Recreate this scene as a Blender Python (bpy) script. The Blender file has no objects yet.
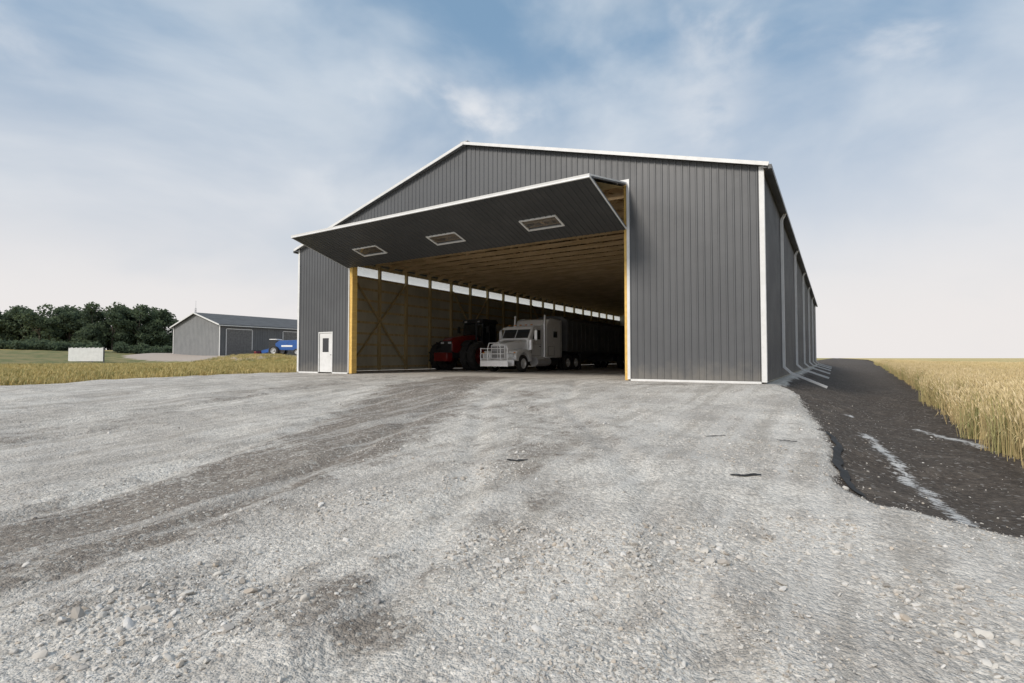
import bpy, math, random
import numpy as np
from mathutils import Vector
random.seed(7); rng=np.random.default_rng(11)
scn=bpy.context.scene
scn.view_settings.view_transform='Standard'
scn.view_settings.look='None'
scn.view_settings.exposure=0

# ------------------------------------------------------------------ helpers
class NT:
    def __init__(s,tree): s.t=tree; s.n=tree.nodes; s.l=tree.links
    def new(s,typ,**kw):
        nd=s.n.new(typ)
        for k,v in kw.items():
            if k=='inp':
                for a,b in v.items():
                    if hasattr(b,'is_output') : s.l.new(b,nd.inputs[a])
                    else: nd.inputs[a].default_value=b
            else: setattr(nd,k,v)
        return nd
    def math(s,op,a,b=0.0,c=0.0,clamp=False):
        nd=s.new('ShaderNodeMath',operation=op,use_clamp=clamp,inp={0:a,1:b,2:c}); return nd.outputs[0]
    def mix(s,f,a,b,blend='MIX'):
        nd=s.n.new('ShaderNodeMix'); nd.data_type='RGBA'; nd.blend_type=blend
        for i,v in ((0,f),(6,a),(7,b)):
            if hasattr(v,'is_output'): s.l.new(v,nd.inputs[i])
            else:
                nd.inputs[i].default_value = v if i==0 else (tuple(v)+(1,) if len(v)==3 else v)
        return nd.outputs[2]
    def noise(s,vec,scale,detail=4,rough=.55,dist=0):
        nd=s.new('ShaderNodeTexNoise',inp={'Scale':scale,'Detail':detail,'Roughness':rough,'Distortion':dist})
        if vec is not None: s.l.new(vec,nd.inputs['Vector'])
        return nd.outputs['Fac']
    def ramp(s,f,lo,hi,a=0.0,b=1.0,smooth=True):
        nd=s.n.new('ShaderNodeMapRange'); nd.interpolation_type='SMOOTHSTEP' if smooth else 'LINEAR'
        s.l.new(f,nd.inputs[0]); nd.inputs[1].default_value=lo; nd.inputs[2].default_value=hi
        nd.inputs[3].default_value=a; nd.inputs[4].default_value=b; return nd.outputs[0]
    def attr(s,name):
        nd=s.new('ShaderNodeAttribute',attribute_name=name); return nd.outputs['Fac']

def mat(name,c1,c2=None,scale=4,rough=.6,metal=0,bump=0,bscale=30,stretch=(1,1,1),spec=.5,coat=0,dust=None):
    m=bpy.data.materials.new(name); m.use_nodes=True; T=NT(m.node_tree)
    b=T.n['Principled BSDF']
    b.inputs['Metallic'].default_value=metal; b.inputs['Specular IOR Level'].default_value=spec
    b.inputs['Coat Weight'].default_value=coat
    tc=T.new('ShaderNodeTexCoord'); mp=T.new('ShaderNodeMapping',inp={'Vector':tc.outputs['Object'],'Scale':stretch})
    v=mp.outputs[0]
    if c2 is None: c2=tuple(x*.85 for x in c1)
    n=T.noise(v,scale,4,.6); f=T.ramp(n,.35,.65)
    c=T.mix(f,c1,c2)
    if dust:
        z=T.new('ShaderNodeSeparateXYZ',inp={0:tc.outputs['Object']}).outputs[2]
        k=T.math('ADD',z,T.math('MULTIPLY',T.math('SUBTRACT',T.noise(tc.outputs['Object'],3.0,4),.5),.9))
        c=T.mix(T.ramp(k,.75,.0,0,.5),c,dust)
    T.l.new(c,b.inputs['Base Color'])
    T.l.new(T.ramp(n,.3,.7,rough*.88,min(1,rough*1.12)),b.inputs['Roughness'])
    if bump:
        bp=T.new('ShaderNodeBump',inp={'Strength':bump,'Distance':.02,'Height':T.noise(v,bscale,3)})
        T.l.new(bp.outputs[0],b.inputs['Normal'])
    return m

def smooth(t): t=np.clip(t,0,1); return t*t*(3-2*t)
_lat=rng.random((256,256))
def vnoise(x,y):
    x=np.asarray(x,float); y=np.asarray(y,float)
    xi=np.floor(x).astype(int); yi=np.floor(y).astype(int); fx=x-xi; fy=y-yi
    fx=fx*fx*(3-2*fx); fy=fy*fy*(3-2*fy)
    a=_lat[xi&255,yi&255]; b=_lat[(xi+1)&255,yi&255]; c=_lat[xi&255,(yi+1)&255]; d=_lat[(xi+1)&255,(yi+1)&255]
    return (a*(1-fx)+b*fx)*(1-fy)+(c*(1-fx)+d*fx)*fy-.5
def fbm(x,y,o=4):
    s=0;a=1
    for i in range(o): s=s+a*vnoise(x*2**i+i*17.3,y*2**i+i*9.1); a*=.5
    return s

class MB:
    def __init__(s): s.v=[];s.f=[];s.m=[]
    def add(s,vs,fs,mi=0):
        o=len(s.v); s.v+=[tuple(p) for p in vs]; s.f+=[tuple(i+o for i in f) for f in fs]; s.m+=[mi]*len(fs)
    def quad(s,a,b,c,d,mi=0): s.add([a,b,c,d],[(0,1,2,3)],mi)
    def box(s,a,b,mi=0):
        x0,y0,z0=a;x1,y1,z1=b
        s.add([(x0,y0,z0),(x1,y0,z0),(x1,y1,z0),(x0,y1,z0),(x0,y0,z1),(x1,y0,z1),(x1,y1,z1),(x0,y1,z1)],
              [(0,3,2,1),(4,5,6,7),(0,1,5,4),(1,2,6,5),(2,3,7,6),(3,0,4,7)],mi)
    def beam(s,p,q,w,h,mi=0,up=(0,0,1)):
        p=Vector(p);q=Vector(q);d=(q-p).normalized();u=Vector(up)
        if abs(d.dot(u))>.99:u=Vector((0,1,0))
        sd=d.cross(u).normalized();u=sd.cross(d).normalized();vs=[]
        for c in(p,q):
            for a,b in((-1,-1),(1,-1),(1,1),(-1,1)): vs.append(c+sd*a*w/2+u*b*h/2)
        s.add(vs,[(3,2,1,0),(4,5,6,7),(0,1,5,4),(1,2,6,5),(2,3,7,6),(3,0,4,7)],mi)
    def prism(s,poly,x0,x1,mi=0,axis='x',k=1.0):
        n=len(poly)
        if axis=='x': vs=[(x0,a,b) for a,b in poly]+[(x1,a,b) for a,b in poly]
        elif axis=='y': vs=[(a,x0,b) for a,b in poly]+[(a,x1,b) for a,b in poly]
        else: vs=[(a,b,x0) for a,b in poly]+[(a,b,x1) for a,b in poly]
        s.add(vs,[tuple(range(n))[::-1],tuple(range(n,2*n))]+[(i,(i+1)%n,n+(i+1)%n,n+i) for i in range(n)],mi)
    def loft(s,secs,mi=0):
        n=len(secs[0]); vs=[p for q in secs for p in q]; fs=[]
        for k in range(len(secs)-1):
            for i in range(n): fs.append((k*n+i,k*n+(i+1)%n,(k+1)*n+(i+1)%n,(k+1)*n+i))
        fs.append(tuple(range(n))[::-1]); fs.append(tuple((len(secs)-1)*n+i for i in range(n)))
        s.add(vs,fs,mi)
    def cyl(s,p,q,r,mi=0,n=14,r2=None):
        p=Vector(p);q=Vector(q);d=(q-p).normalized();u=Vector((0,0,1)) if abs(d.z)<.9 else Vector((1,0,0))
        a=d.cross(u).normalized();b=d.cross(a);r2=r if r2 is None else r2
        s.loft([[p+(a*math.cos(t)+b*math.sin(t))*r for t in [2*math.pi*i/n for i in range(n)]],
                [q+(a*math.cos(t)+b*math.sin(t))*r2 for t in [2*math.pi*i/n for i in range(n)]]],mi)
    def path(s,pts,r,mi=0,n=8):
        for a,b in zip(pts[:-1],pts[1:]): s.cyl(a,b,r,mi,n)
    def lathe(s,c,prof,mi=0,n=28):
        secs=[]
        for i in range(n):
            t=2*math.pi*i/n
            secs.append([(c[0]+x,c[1]+r*math.cos(t),c[2]+r*math.sin(t)) for x,r in prof])
        m=len(prof); vs=[p for q in secs for p in q]; fs=[]
        for k in range(n):
            for i in range(m-1): fs.append((k*m+i,k*m+i+1,((k+1)%n)*m+i+1,((k+1)%n)*m+i))
        s.add(vs,fs,mi)
    def obj(s,name,mats,parent=None,bevel=0,sm=True,angle=32):
        me=bpy.data.meshes.new(name); me.from_pydata(s.v,[],s.f)
        for m in(mats if isinstance(mats,list) else [mats]): me.materials.append(m)
        me.polygons.foreach_set('material_index',s.m)
        if sm:
            me.polygons.foreach_set('use_smooth',[True]*len(me.polygons)); me.set_sharp_from_angle(angle=math.radians(angle))
        me.update()
        o=bpy.data.objects.new(name,me); scn.collection.objects.link(o)
        if parent: o.parent=parent
        if bevel:
            b=o.modifiers.new('bevel','BEVEL'); b.width=bevel; b.segments=2; b.limit_method='ANGLE'; b.angle_limit=math.radians(30)
        return o
def empty(name,loc=(0,0,0),rz=0):
    o=bpy.data.objects.new(name,None); scn.collection.objects.link(o); o.location=loc; o.rotation_euler=(0,0,rz); return o

def corr(mb,O,U,V,N,u0,u1,rngs,breaks=(),pitch=.229,h=.022,mi=0):
    """ribbed steel sheet; rngs(u)->list of (v0,v1)"""
    O=Vector(O);U=Vector(U);V=Vector(V);N=Vector(N)
    pts=[]; u=u0
    while u<u1:
        for du,o in((0,0),(.150,0),(.168,h),(.205,h),(.223,0)):
            if u+du<u1: pts.append((u+du,o))
        u+=pitch
    pts.append((u1,0))
    pts=[p for p in pts if all(abs(p[0]-b)>.004 for b in breaks)]
    for b in breaks: pts.append((b,0))
    pts=sorted(set(pts))
    for (a,oa),(b,ob) in zip(pts[:-1],pts[1:]):
        if b-a<1e-4: continue
        e=min(1e-3,(b-a)*.3); ra=rngs(a+e); rb=rngs(b-e)
        for (a0,a1),(b0,b1) in zip(ra,rb):
            mb.quad(O+U*a+N*oa+V*a0, O+U*b+N*ob+V*b0, O+U*b+N*ob+V*b1, O+U*a+N*oa+V*a1,mi)

# ------------------------------------------------------------------ terrain
PAD=np.array([(-26.2,75),(-26.1,17.5),(-26,5.8),(-28,-3),(-30,-60),(60,-60),(14,4.2),(4,5.6),(1.4,5.75),(.3,5.85),(0,6.5),(-.12,9.2),(-.55,13),(-.85,15.8),(-1.4,17.5),(-1.6,75)],float)
def sd_poly(x,y,P):
    x=np.asarray(x,float);y=np.asarray(y,float)
    d=np.full(x.shape,1e9); ins=np.zeros(x.shape,bool)
    for i in range(len(P)):
        ax,ay=P[i];bx,by=P[(i+1)%len(P)]
        t=np.clip(((x-ax)*(bx-ax)+(y-ay)*(by-ay))/((bx-ax)**2+(by-ay)**2),0,1)
        d=np.minimum(d,np.hypot(x-ax-t*(bx-ax),y-ay-t*(by-ay)))
        c=((ay>y)!=(by>y))&(x<(bx-ax)*(y-ay)/((by-ay) if by!=ay else 1e-9)+ax); ins^=c
    return np.where(ins,d,-d)
def edge_x(y): return 2.35+.038*np.clip(y,-50,400)+.35*vnoise(y*.35,y*0+3.3)
def seg_d(x,y,pts):
    d=np.full(np.shape(x),1e9)
    for (ax,ay),(bx,by) in zip(pts[:-1],pts[1:]):
        t=np.clip(((x-ax)*(bx-ax)+(y-ay)*(by-ay))/((bx-ax)**2+(by-ay)**2),0,1)
        d=np.minimum(d,np.hypot(x-ax-t*(bx-ax),y-ay-t*(by-ay)))
    return d
def ruts(x,y):
    """wheel ruts swinging toward the door"""
    r=0
    for L in ([(-14,-2),(-13.2,3),(-13.6,9),(-15.5,18)],[(-8.5,-2),(-5.6,1.1),(-6.2,2.8),(-7.4,6),(-9.5,10.5),(-11.5,17)],[(-20,1),(-18,5),(-16.5,11),(-16,18)],[(-1,1.5),(-2.6,5),(-6,10),(-9,17)]):
        d=seg_d(x,y,L)
        for off in(.95,):
            r=r-np.exp(-((d-off)/.16)**2)*.034+np.exp(-((d-off-.28)/.12)**2)*.016+np.exp(-((d-off+.28)/.12)**2)*.016
    return r
def height(x,y,sd=None):
    x=np.asarray(x,float);y=np.asarray(y,float)
    if sd is None: sd=sd_poly(x,y,PAD)
    fx=.4+.6*smooth((x+24)/12)
    drop=.84*smooth((17-y)/19)*fx
    lane=.62*smooth((x+1.9)/3.2)
    z=-np.maximum(drop,lane)
    inside=smooth(sd/.35+.45)
    near=smooth((60-np.hypot(x,y))/40)
    outb=1-smooth((x+26.5)/1.0)*smooth((-1.2-x)/1.0)*smooth((y-16)/1.5)
    pad_n=.10*fbm(x*.33,y*.33,3)+.05*fbm(x*1.4+5,y*1.4,3)+ruts(x,y)
    soil_n=.12*fbm(x*.9,y*.9,4)+.05
    z=z+near*outb*(inside*pad_n+(1-inside)*(soil_n-.13))
    z=z+2.3*smooth((-78-x)/42)
    qx=np.maximum(np.abs(x+78)-15,0); qy=np.maximum(np.abs(y-55)-15,0)
    z=z+1.15*smooth(1-np.hypot(qx,qy)/9)*(1-smooth((-78-x)/42)*.6)
    z=z+.5*np.exp(-((x-2)/5)**2-((y-88)/9)**2)
    return z
def axis(lo,f0,f1,hi,st,g=1.09):
    a=list(np.arange(f0,f1,st)); s=st; v=a[0]; L=[]
    while v>lo: s*=g; v-=s; L.append(v)
    s=st; v=a[-1]; R=[]
    while v<hi: s*=g; v+=s; R.append(v)
    return np.array(L[::-1]+a+R)
xs=axis(-3000,-16,7,3000,.09,1.045); ys=axis(-300,.0,18,3000,.09,1.045)
GX,GY=np.meshgrid(xs,ys); gx=GX.ravel();gy=GY.ravel()
sd=sd_poly(gx,gy,PAD); gz=height(gx,gy,sd)
nx,ny=len(xs),len(ys)
idx=np.arange(nx*ny).reshape(ny,nx)
F=np.stack([idx[:-1,:-1],idx[:-1,1:],idx[1:,1:],idx[1:,:-1]],-1).reshape(-1,4)
def np_mesh(name,V,F,mats,attrs={},k=4,smooth_=True):
    me=bpy.data.meshes.new(name); me.vertices.add(len(V)); me.vertices.foreach_set('co',np.asarray(V,np.float32).ravel())
    me.loops.add(F.size); me.loops.foreach_set('vertex_index',F.astype(np.int32).ravel())
    me.polygons.add(len(F)); me.polygons.foreach_set('loop_start',np.arange(0,F.size,k,dtype=np.int32))
    me.update(calc_edges=True)
    if smooth_: me.polygons.foreach_set('use_smooth',np.ones(len(F),bool))
    for n,a in attrs.items():
        at=me.attributes.new(n,'FLOAT','POINT'); at.data.foreach_set('value',np.asarray(a,np.float32))
    for m in mats: me.materials.append(m)
    o=bpy.data.objects.new(name,me); scn.collection.objects.link(o); return o
def dirt_f(x,y):
    d=seg_d(x,y,[(-8.5,-2),(-5.6,.9),(-6.0,2.6),(-6.6,5.2),(-8.2,8.4),(-11,12.5),(-13,17.5)])
    a=1-smooth((d-.3-.06*np.clip(y,0,10))/1.4)
    d2=np.hypot((x+2.75)/.85,(y-2.1)/.55); a=np.maximum(a,.8*(1-smooth((d2-.35)/1.1)))
    d3=seg_d(x,y,[(-4.6,1.1),(-3.6,2.0),(-2.75,2.3),(-2.6,4.2),(-4.3,7),(-7,12)]); a=np.maximum(a,.5*(1-smooth((d3-.1)/.8)))
    d4=seg_d(x,y,[(-12,-2),(-13,4),(-15.5,10),(-17,17)]); a=np.maximum(a,.4*(1-smooth((d4-.3)/1.2)))
    d5=seg_d(x,y,[(-7,9),(-4.2,8.2),(-3.4,6.0)]); a=np.maximum(a,.46*(1-smooth((d5-.5)/1.2)))
    d6=seg_d(x,y,[(-5.2,15.5),(-1.8,16.6)]); a=np.maximum(a,.6*(1-smooth((d6-.15)/.8)))
    a=a*(1-smooth((y-17.2)/2.0))
    return a
dirt=dirt_f(gx,gy)
soil=smooth((gx+8)/6)
crop2=np.exp(-((gx+150)/38)**4-((gy-30)/16)**4)
rough_g=smooth((-66-gx)/14)
yard=smooth(1-np.hypot(np.maximum(np.abs(gx+78)-14,0),np.maximum(np.abs(gy-52)-14,0))/7)
chalk=seg_d(gx,gy,[(.42,11.6),(.6,9.5),(.78,7.6),(.95,5.9)])+.01
chalk=np.minimum(chalk,seg_d(gx,gy,[(1.45,13.8),(1.75,12.6),(2.05,11.4)])-.02)
chalk=np.minimum(chalk,seg_d(gx,gy,[(.2,15.5),(.35,14)])+.04)

gm=bpy.data.materials.new('ground_mat'); gm.use_nodes=True; T=NT(gm.node_tree); B=T.n['Principled BSDF']
geo=T.new('ShaderNodeNewGeometry'); P=geo.outputs['Position']
n_lg=T.noise(P,.55,4,.6); n_md=T.noise(P,2.6,4,.6); n_sm=T.noise(P,14,4,.65); n_fn=T.noise(P,90,2,.6)
def vor(sc,feat='F1',rnd=1.0):
    nd=T.new('ShaderNodeTexVoronoi',feature=feat,inp={'Vector':P,'Scale':sc,'Randomness':rnd}); return nd
v1=vor(30);v2=vor(75)
def bright(v):
    s=T.new('ShaderNodeSeparateColor',inp={0:v.outputs['Color']}); return s.outputs[0]
g0=T.mix(T.ramp(n_lg,.38,.62),(.64,.61,.56),(.49,.46,.42))
g0=T.mix(T.ramp(n_md,.48,.70,0,.7),g0,(.385,.355,.32))
st=T.mix(bright(v1),(.70,.70,.70),(1.27,1.26,1.24)); st2=T.mix(bright(v2),(.75,.75,.75),(1.22,1.21,1.2))
g1=T.mix(.7,g0,st,'MULTIPLY'); g1=T.mix(.75,g1,st2,'MULTIPLY')
gap=T.ramp(v1.outputs['Distance'],.5,.85,0,.4); g1=T.mix(gap,g1,(.27,.25,.22))
# dirt
d_c=T.mix(T.ramp(n_sm,.3,.7),(.27,.235,.20),(.165,.14,.118)); d_c=T.mix(.6,d_c,st2,'MULTIPLY')
d_c=T.mix(T.ramp(bright(v1),.80,.9,0,.75),d_c,(.45,.43,.39))
df=T.math('ADD',T.attr('dirt'),T.math('MULTIPLY',T.math('SUBTRACT',n_md,.5),1.4))
df=T.math('ADD',df,T.math('MULTIPLY',T.math('SUBTRACT',n_sm,.5),.9))
df=T.math('ADD',df,T.math('MULTIPLY',T.math('SUBTRACT',n_lg,.5),.8))
df=T.ramp(df,.25,.95,0,.95)
gravel=T.mix(df,g1,d_c)
wv=T.new('ShaderNodeTexNoise',inp={'Vector':T.new('ShaderNodeMapping',inp={'Vector':P,'Rotation':(0,0,math.radians(-28)),'Scale':(3.2,.22,1)}).outputs[0],'Scale':1.0,'Detail':4.0,'Roughness':.6}).outputs['Fac']
gravel=T.mix(T.ramp(wv,.5,.66,0,.5),gravel,(.34,.31,.27))
gravel=T.mix(T.ramp(wv,.5,.36,0,.35),gravel,(.68,.655,.61))
# soil
s_c=T.mix(T.ramp(n_sm,.3,.7),(.115,.096,.081),(.058,.049,.042)); s_c=T.mix(T.ramp(n_md,.5,.7,0,.6),s_c,(.16,.136,.114))
s_c=T.mix(T.ramp(bright(v1),.93,.98,0,.7),s_c,(.30,.285,.265))
ch=T.math('ADD',T.attr('chalk'),T.math('MULTIPLY',T.math('SUBTRACT',n_sm,.5),.45))
ch=T.math('ADD',ch,T.math('MULTIPLY',T.math('SUBTRACT',n_md,.5),.3))
s_c=T.mix(T.ramp(ch,.10,.0,0,.85),s_c,(.62,.62,.61))
# field
fm=T.new('ShaderNodeMapping',inp={'Vector':P,'Rotation':(0,0,math.radians(12)),'Scale':(.25,.05,1)}).outputs[0]
fl=T.mix(T.ramp(T.noise(fm,2,5,.6),.35,.62),(.56,.44,.17),(.34,.31,.11)); fl=T.mix(T.ramp(n_sm,.35,.7,0,.5),fl,(.22,.21,.08))
rg=T.mix(T.ramp(n_lg,.4,.6),(.15,.165,.07),(.26,.225,.11))
fl=T.mix(T.attr('rough_g'),fl,rg); fl=T.mix(T.ramp(T.attr('crop2'),.3,.5),fl,(.64,.50,.20))
fl=T.mix(T.ramp(T.math('ADD',T.attr('yard'),T.math('MULTIPLY',T.math('SUBTRACT',n_lg,.5),.5)),.35,.55),fl,(.44,.38,.33))
off=T.mix(T.ramp(T.attr('soil'),.4,.6),fl,s_c)
pe=T.math('ADD',T.attr('sdp'),T.math('MULTIPLY',T.math('SUBTRACT',n_md,.5),.6))
pe=T.math('ADD',pe,T.math('MULTIPLY',T.math('SUBTRACT',n_sm,.5),.3)); pf=T.ramp(pe,-.06,.07)
col=T.mix(pf,off,gravel)
T.l.new(col,B.inputs['Base Color']); B.inputs['Roughness'].default_value=.93; B.inputs['Specular IOR Level'].default_value=.2
hh=T.math('MULTIPLY',T.math('SUBTRACT',1.0,v1.outputs['Distance']),.5)
hh=T.math('ADD',hh,T.math('MULTIPLY',T.math('SUBTRACT',1.0,v2.outputs['Distance']),.3))
hh=T.math('ADD',hh,T.math('MULTIPLY',n_sm,1.1)); hh=T.math('ADD',hh,T.math('MULTIPLY',n_fn,.3)); hh=T.math('ADD',hh,T.math('MULTIPLY',n_md,1.6))
bp=T.new('ShaderNodeBump',inp={'Strength':.8,'Distance':.03,'Height':hh}); T.l.new(bp.outputs[0],B.inputs['Normal'])
ground=np_mesh('ground',np.stack([gx,gy,gz],-1),F,[gm],{'sdp':np.clip(sd,-5,5),'dirt':dirt,'soil':soil,'crop2':crop2,'rough_g':rough_g,'yard':yard,'chalk':np.clip(chalk,-1,3)})

# ------------------------------------------------------------------ scatter via geometry nodes
def scatter(name,pts,rot,scl,protos,parent=None):
    col=bpy.data.collections.new(name+'_parts')
    for p in protos:
        for c in list(p.users_collection): c.objects.unlink(p)
        col.objects.link(p)
    me=bpy.data.meshes.new(name); me.vertices.add(len(pts)); me.vertices.foreach_set('co',np.asarray(pts,np.float32).ravel())
    a=me.attributes.new('rot','FLOAT_VECTOR','POINT'); a.data.foreach_set('vector',np.asarray(rot,np.float32).ravel())
    a=me.attributes.new('scl','FLOAT_VECTOR','POINT'); a.data.foreach_set('vector',np.asarray(scl,np.float32).ravel())
    me.update(); o=bpy.data.objects.new(name,me); scn.collection.objects.link(o)
    if parent: o.parent=parent
    ng=bpy.data.node_groups.new(name+'_gn','GeometryNodeTree')
    ng.interface.new_socket('Geometry',in_out='INPUT',socket_type='NodeSocketGeometry'); ng.interface.new_socket('Geometry',in_out='OUTPUT',socket_type='NodeSocketGeometry')
    gi=ng.nodes.new('NodeGroupInput');go=ng.nodes.new('NodeGroupOutput');ip=ng.nodes.new('GeometryNodeInstanceOnPoints')
    ci=ng.nodes.new('GeometryNodeCollectionInfo'); ci.inputs['Collection'].default_value=col; ci.inputs['Separate Children'].default_value=True; ci.inputs['Reset Children'].default_value=True
    ra=ng.nodes.new('GeometryNodeInputNamedAttribute'); ra.data_type='FLOAT_VECTOR'; ra.inputs['Name'].default_value='rot'
    sa=ng.nodes.new('GeometryNodeInputNamedAttribute'); sa.data_type='FLOAT_VECTOR'; sa.inputs['Name'].default_value='scl'
    L=ng.links.new
    L(gi.outputs[0],ip.inputs['Points']);L(ci.outputs[0],ip.inputs['Instance']);ip.inputs['Pick Instance'].default_value=True
    L(ra.outputs[0],ip.inputs['Rotation']);L(sa.outputs[0],ip.inputs['Scale']);L(ip.outputs[0],go.inputs[0])
    md=o.modifiers.new('scatter','NODES'); md.node_group=ng; return o

def randmat(name,stops,rough=.9,bump=.3,scale=20):
    m=bpy.data.materials.new(name); m.use_nodes=True; T=NT(m.node_tree); b=T.n['Principled BSDF']
    oi=T.new('ShaderNodeObjectInfo'); cr=T.n.new('ShaderNodeValToRGB'); T.l.new(oi.outputs['Random'],cr.inputs[0])
    els=cr.color_ramp.elements
    els[0].position=stops[0][0];els[0].color=stops[0][1]+(1,);els[1].position=stops[-1][0];els[1].color=stops[-1][1]+(1,)
    for p,c in stops[1:-1]: e=els.new(p); e.color=c+(1,)
    tc=T.new('ShaderNodeTexCoord'); n=T.noise(tc.outputs['Object'],scale*.1,3)
    T.l.new(T.mix(T.ramp(n,.3,.7,0,.35),cr.outputs[0],T.mix(.5,cr.outputs[0],(.26,.235,.21))),b.inputs['Base Color'])
    b.inputs['Roughness'].default_value=rough; b.inputs['Specular IOR Level'].default_value=.25
    return m
stone_m=randmat('stone_mat',[(0,(.33,.30,.265)),(.25,(.48,.45,.41)),(.6,(.59,.565,.52)),(.85,(.68,.655,.62)),(.93,(.50,.43,.35)),(1,(.38,.365,.35))])
import bmesh
protos=[]
for i in range(9):
    bm=bmesh.new(); bmesh.ops.create_icosphere(bm,subdivisions=2,radius=1)
    ax=np.array([1,random.uniform(.6,.95),random.uniform(.42,.7)])
    cuts=[(Vector((random.gauss(0,1),random.gauss(0,1),random.gauss(0,1))).normalized(),random.uniform(.42,.78)) for _ in range(11)]
    for v in bm.verts:
        c=v.co.copy()
        for n,dd in cuts:
            k=c.dot(n)
            if k>dd: c-=n*(k-dd)*.95
        v.co=Vector((c.x*ax[0],c.y*ax[1],c.z*ax[2]))
    me=bpy.data.meshes.new('stone'); bm.to_mesh(me); bm.free(); me.materials.append(stone_m)
    me.polygons.foreach_set('use_smooth',[True]*len(me.polygons)); me.set_sharp_from_angle(angle=math.radians(30))
    o=bpy.data.objects.new('stone_%d'%i,me); scn.collection.objects.link(o); protos.append(o)
N=150000
ang=rng.uniform(math.radians(32.3-52),math.radians(32.3+52),N); dd=1.4+(rng.random(N)**1.25)*17
px=-np.sin(ang)*dd; py=np.cos(ang)*dd
dens=.28+2.1*fbm(px*.7,py*.7,5)
dfac=dirt_f(px,py); dens=np.clip(dens,.05,1)*(1-.6*dfac)
heap=1-smooth((np.minimum.reduce([np.hypot(px+3.4,py-1.6)/.75,np.hypot(px-.75,py-3.8)/.7,seg_d(px,py,[(-2.2,3.4),(-1.2,3.8),(-.2,4.8)])/.5,seg_d(px,py,[(-4.4,3.4),(-3.4,5)])/.35])-.5)/.8)
dens=dens+.55*heap
sdd=sd_poly(px,py,PAD); dens=np.where(sdd<-.05,.05*np.exp(sdd/1.0)+.012,dens)+np.where(np.abs(sdd-.1)<.25,.35,0)
keep=(rng.random(N)<dens)&(py<17.2)
px,py,heap=px[keep],py[keep],heap[keep]; n=len(px)
sz=np.clip(np.exp(rng.normal(-5.05,.5,n)),.003,.036)*(1+1.2*heap*rng.random(n))
big=rng.random(n)<.009; sz=np.where(big,sz*2.4,sz); sz=np.minimum(sz,.05)
pz=height(px,py)+sz*.1
scatter('gravel',np.stack([px,py,pz],-1),rng.uniform(0,6.28,(n,3))*np.array([.12,.12,1]),sz[:,None]*rng.uniform(.8,1.25,(n,3)),protos)

# ------------------------------------------------------------------ materials
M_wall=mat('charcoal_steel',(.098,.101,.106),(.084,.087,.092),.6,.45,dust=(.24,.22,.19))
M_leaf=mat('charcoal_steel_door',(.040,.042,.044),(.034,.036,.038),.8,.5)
M_trim=mat('white_trim',(.76,.76,.755),(.69,.69,.68),3,.4)
M_roof=mat('galvalume_roof',(.42,.43,.44),(.36,.37,.38),1.0,.4,.3)
M_liner=mat('interior_sheet',(.60,.56,.44),(.48,.45,.35),.9,.65,stretch=(1,1,.35))
M_wood=mat('spruce_lumber',(.80,.53,.15),(.68,.43,.12),2.5,.7,bump=.15,stretch=(3,.4,3))
M_wood2=mat('truss_lumber',(.62,.45,.26),(.48,.34,.18),2.0,.75,stretch=(.4,3,3))
M_post=mat('wall_lumber',(.62,.49,.26),(.48,.37,.19),2,.8,stretch=(3,3,.4))
M_steel=mat('grey_steel',(.18,.18,.18),(.13,.13,.13),4,.5,.5)
M_slat=mat('weathered_white_steel',(.82,.82,.81),(.74,.74,.73),2,.6)
M_black=mat('black_fabric',(.014,.014,.015),(.025,.025,.025),6,.75)
M_ppaint=mat('white_truck_paint',(.93,.93,.92),(.89,.89,.88),1.5,.25,coat=.6)
M_chrome=mat('polished_aluminium',(.90,.90,.91),(.84,.84,.85),6,.35,.5)
M_tire=mat('tyre_rubber',(.025,.024,.023),(.045,.042,.038),7,.85,bump=.2)
M_rim=mat('rim_metal',(.62,.62,.62),(.50,.50,.49),8,.35,.6)
M_red=mat('red_paint',(.20,.012,.010),(.14,.011,.010),2,.35,coat=.3)
M_blue=mat('blue_paint',(.03,.12,.40),(.03,.10,.32),2,.4)
M_tarp=mat('trailer_grey',(.13,.133,.137),(.10,.103,.106),1,.5)
M_amber=mat('amber_lens',(.7,.28,.03),(.6,.22,.02),5,.3)
M_lamp=mat('headlamp_lens',(.7,.72,.74),(.6,.62,.64),12,.12)
M_dark=mat('dark_plastic',(.02,.02,.021),(.03,.03,.03),5,.6)
def glass(name,tint,tr):
    m=bpy.data.materials.new(name); m.use_nodes=True; T=NT(m.node_tree); b=T.n['Principled BSDF']
    b.inputs['Base Color'].default_value=tint+(1,); b.inputs['Roughness'].default_value=.06
    b.inputs['Specular IOR Level'].default_value=.8
    t=T.new('ShaderNodeBsdfTransparent'); mx=T.new('ShaderNodeMixShader',inp={0:tr})
    T.l.new(b.outputs[0],mx.inputs[1]);T.l.new(t.outputs[0],mx.inputs[2]);T.l.new(mx.outputs[0],T.n['Material Output'].inputs[0]); return m
M_glass=glass('dark_glass',(.02,.024,.028),.12)
M_wglass=glass('window_glass',(.10,.11,.12),.55)
m=bpy.data.materials.new('translucent_panel'); m.use_nodes=True; T=NT(m.node_tree)
t1=T.new('ShaderNodeBsdfTranslucent',inp={'Color':(.9,.93,.95,1)}); t2=T.new('ShaderNodeBsdfTransparent',inp={'Color':(.95,.95,.95,1)})
mx=T.new('ShaderNodeMixShader',inp={0:.6}); T.l.new(t1.outputs[0],mx.inputs[1]);T.l.new(t2.outputs[0],mx.inputs[2]);T.l.new(mx.outputs[0],T.n['Material Output'].inputs[0]); M_poly=m

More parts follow.
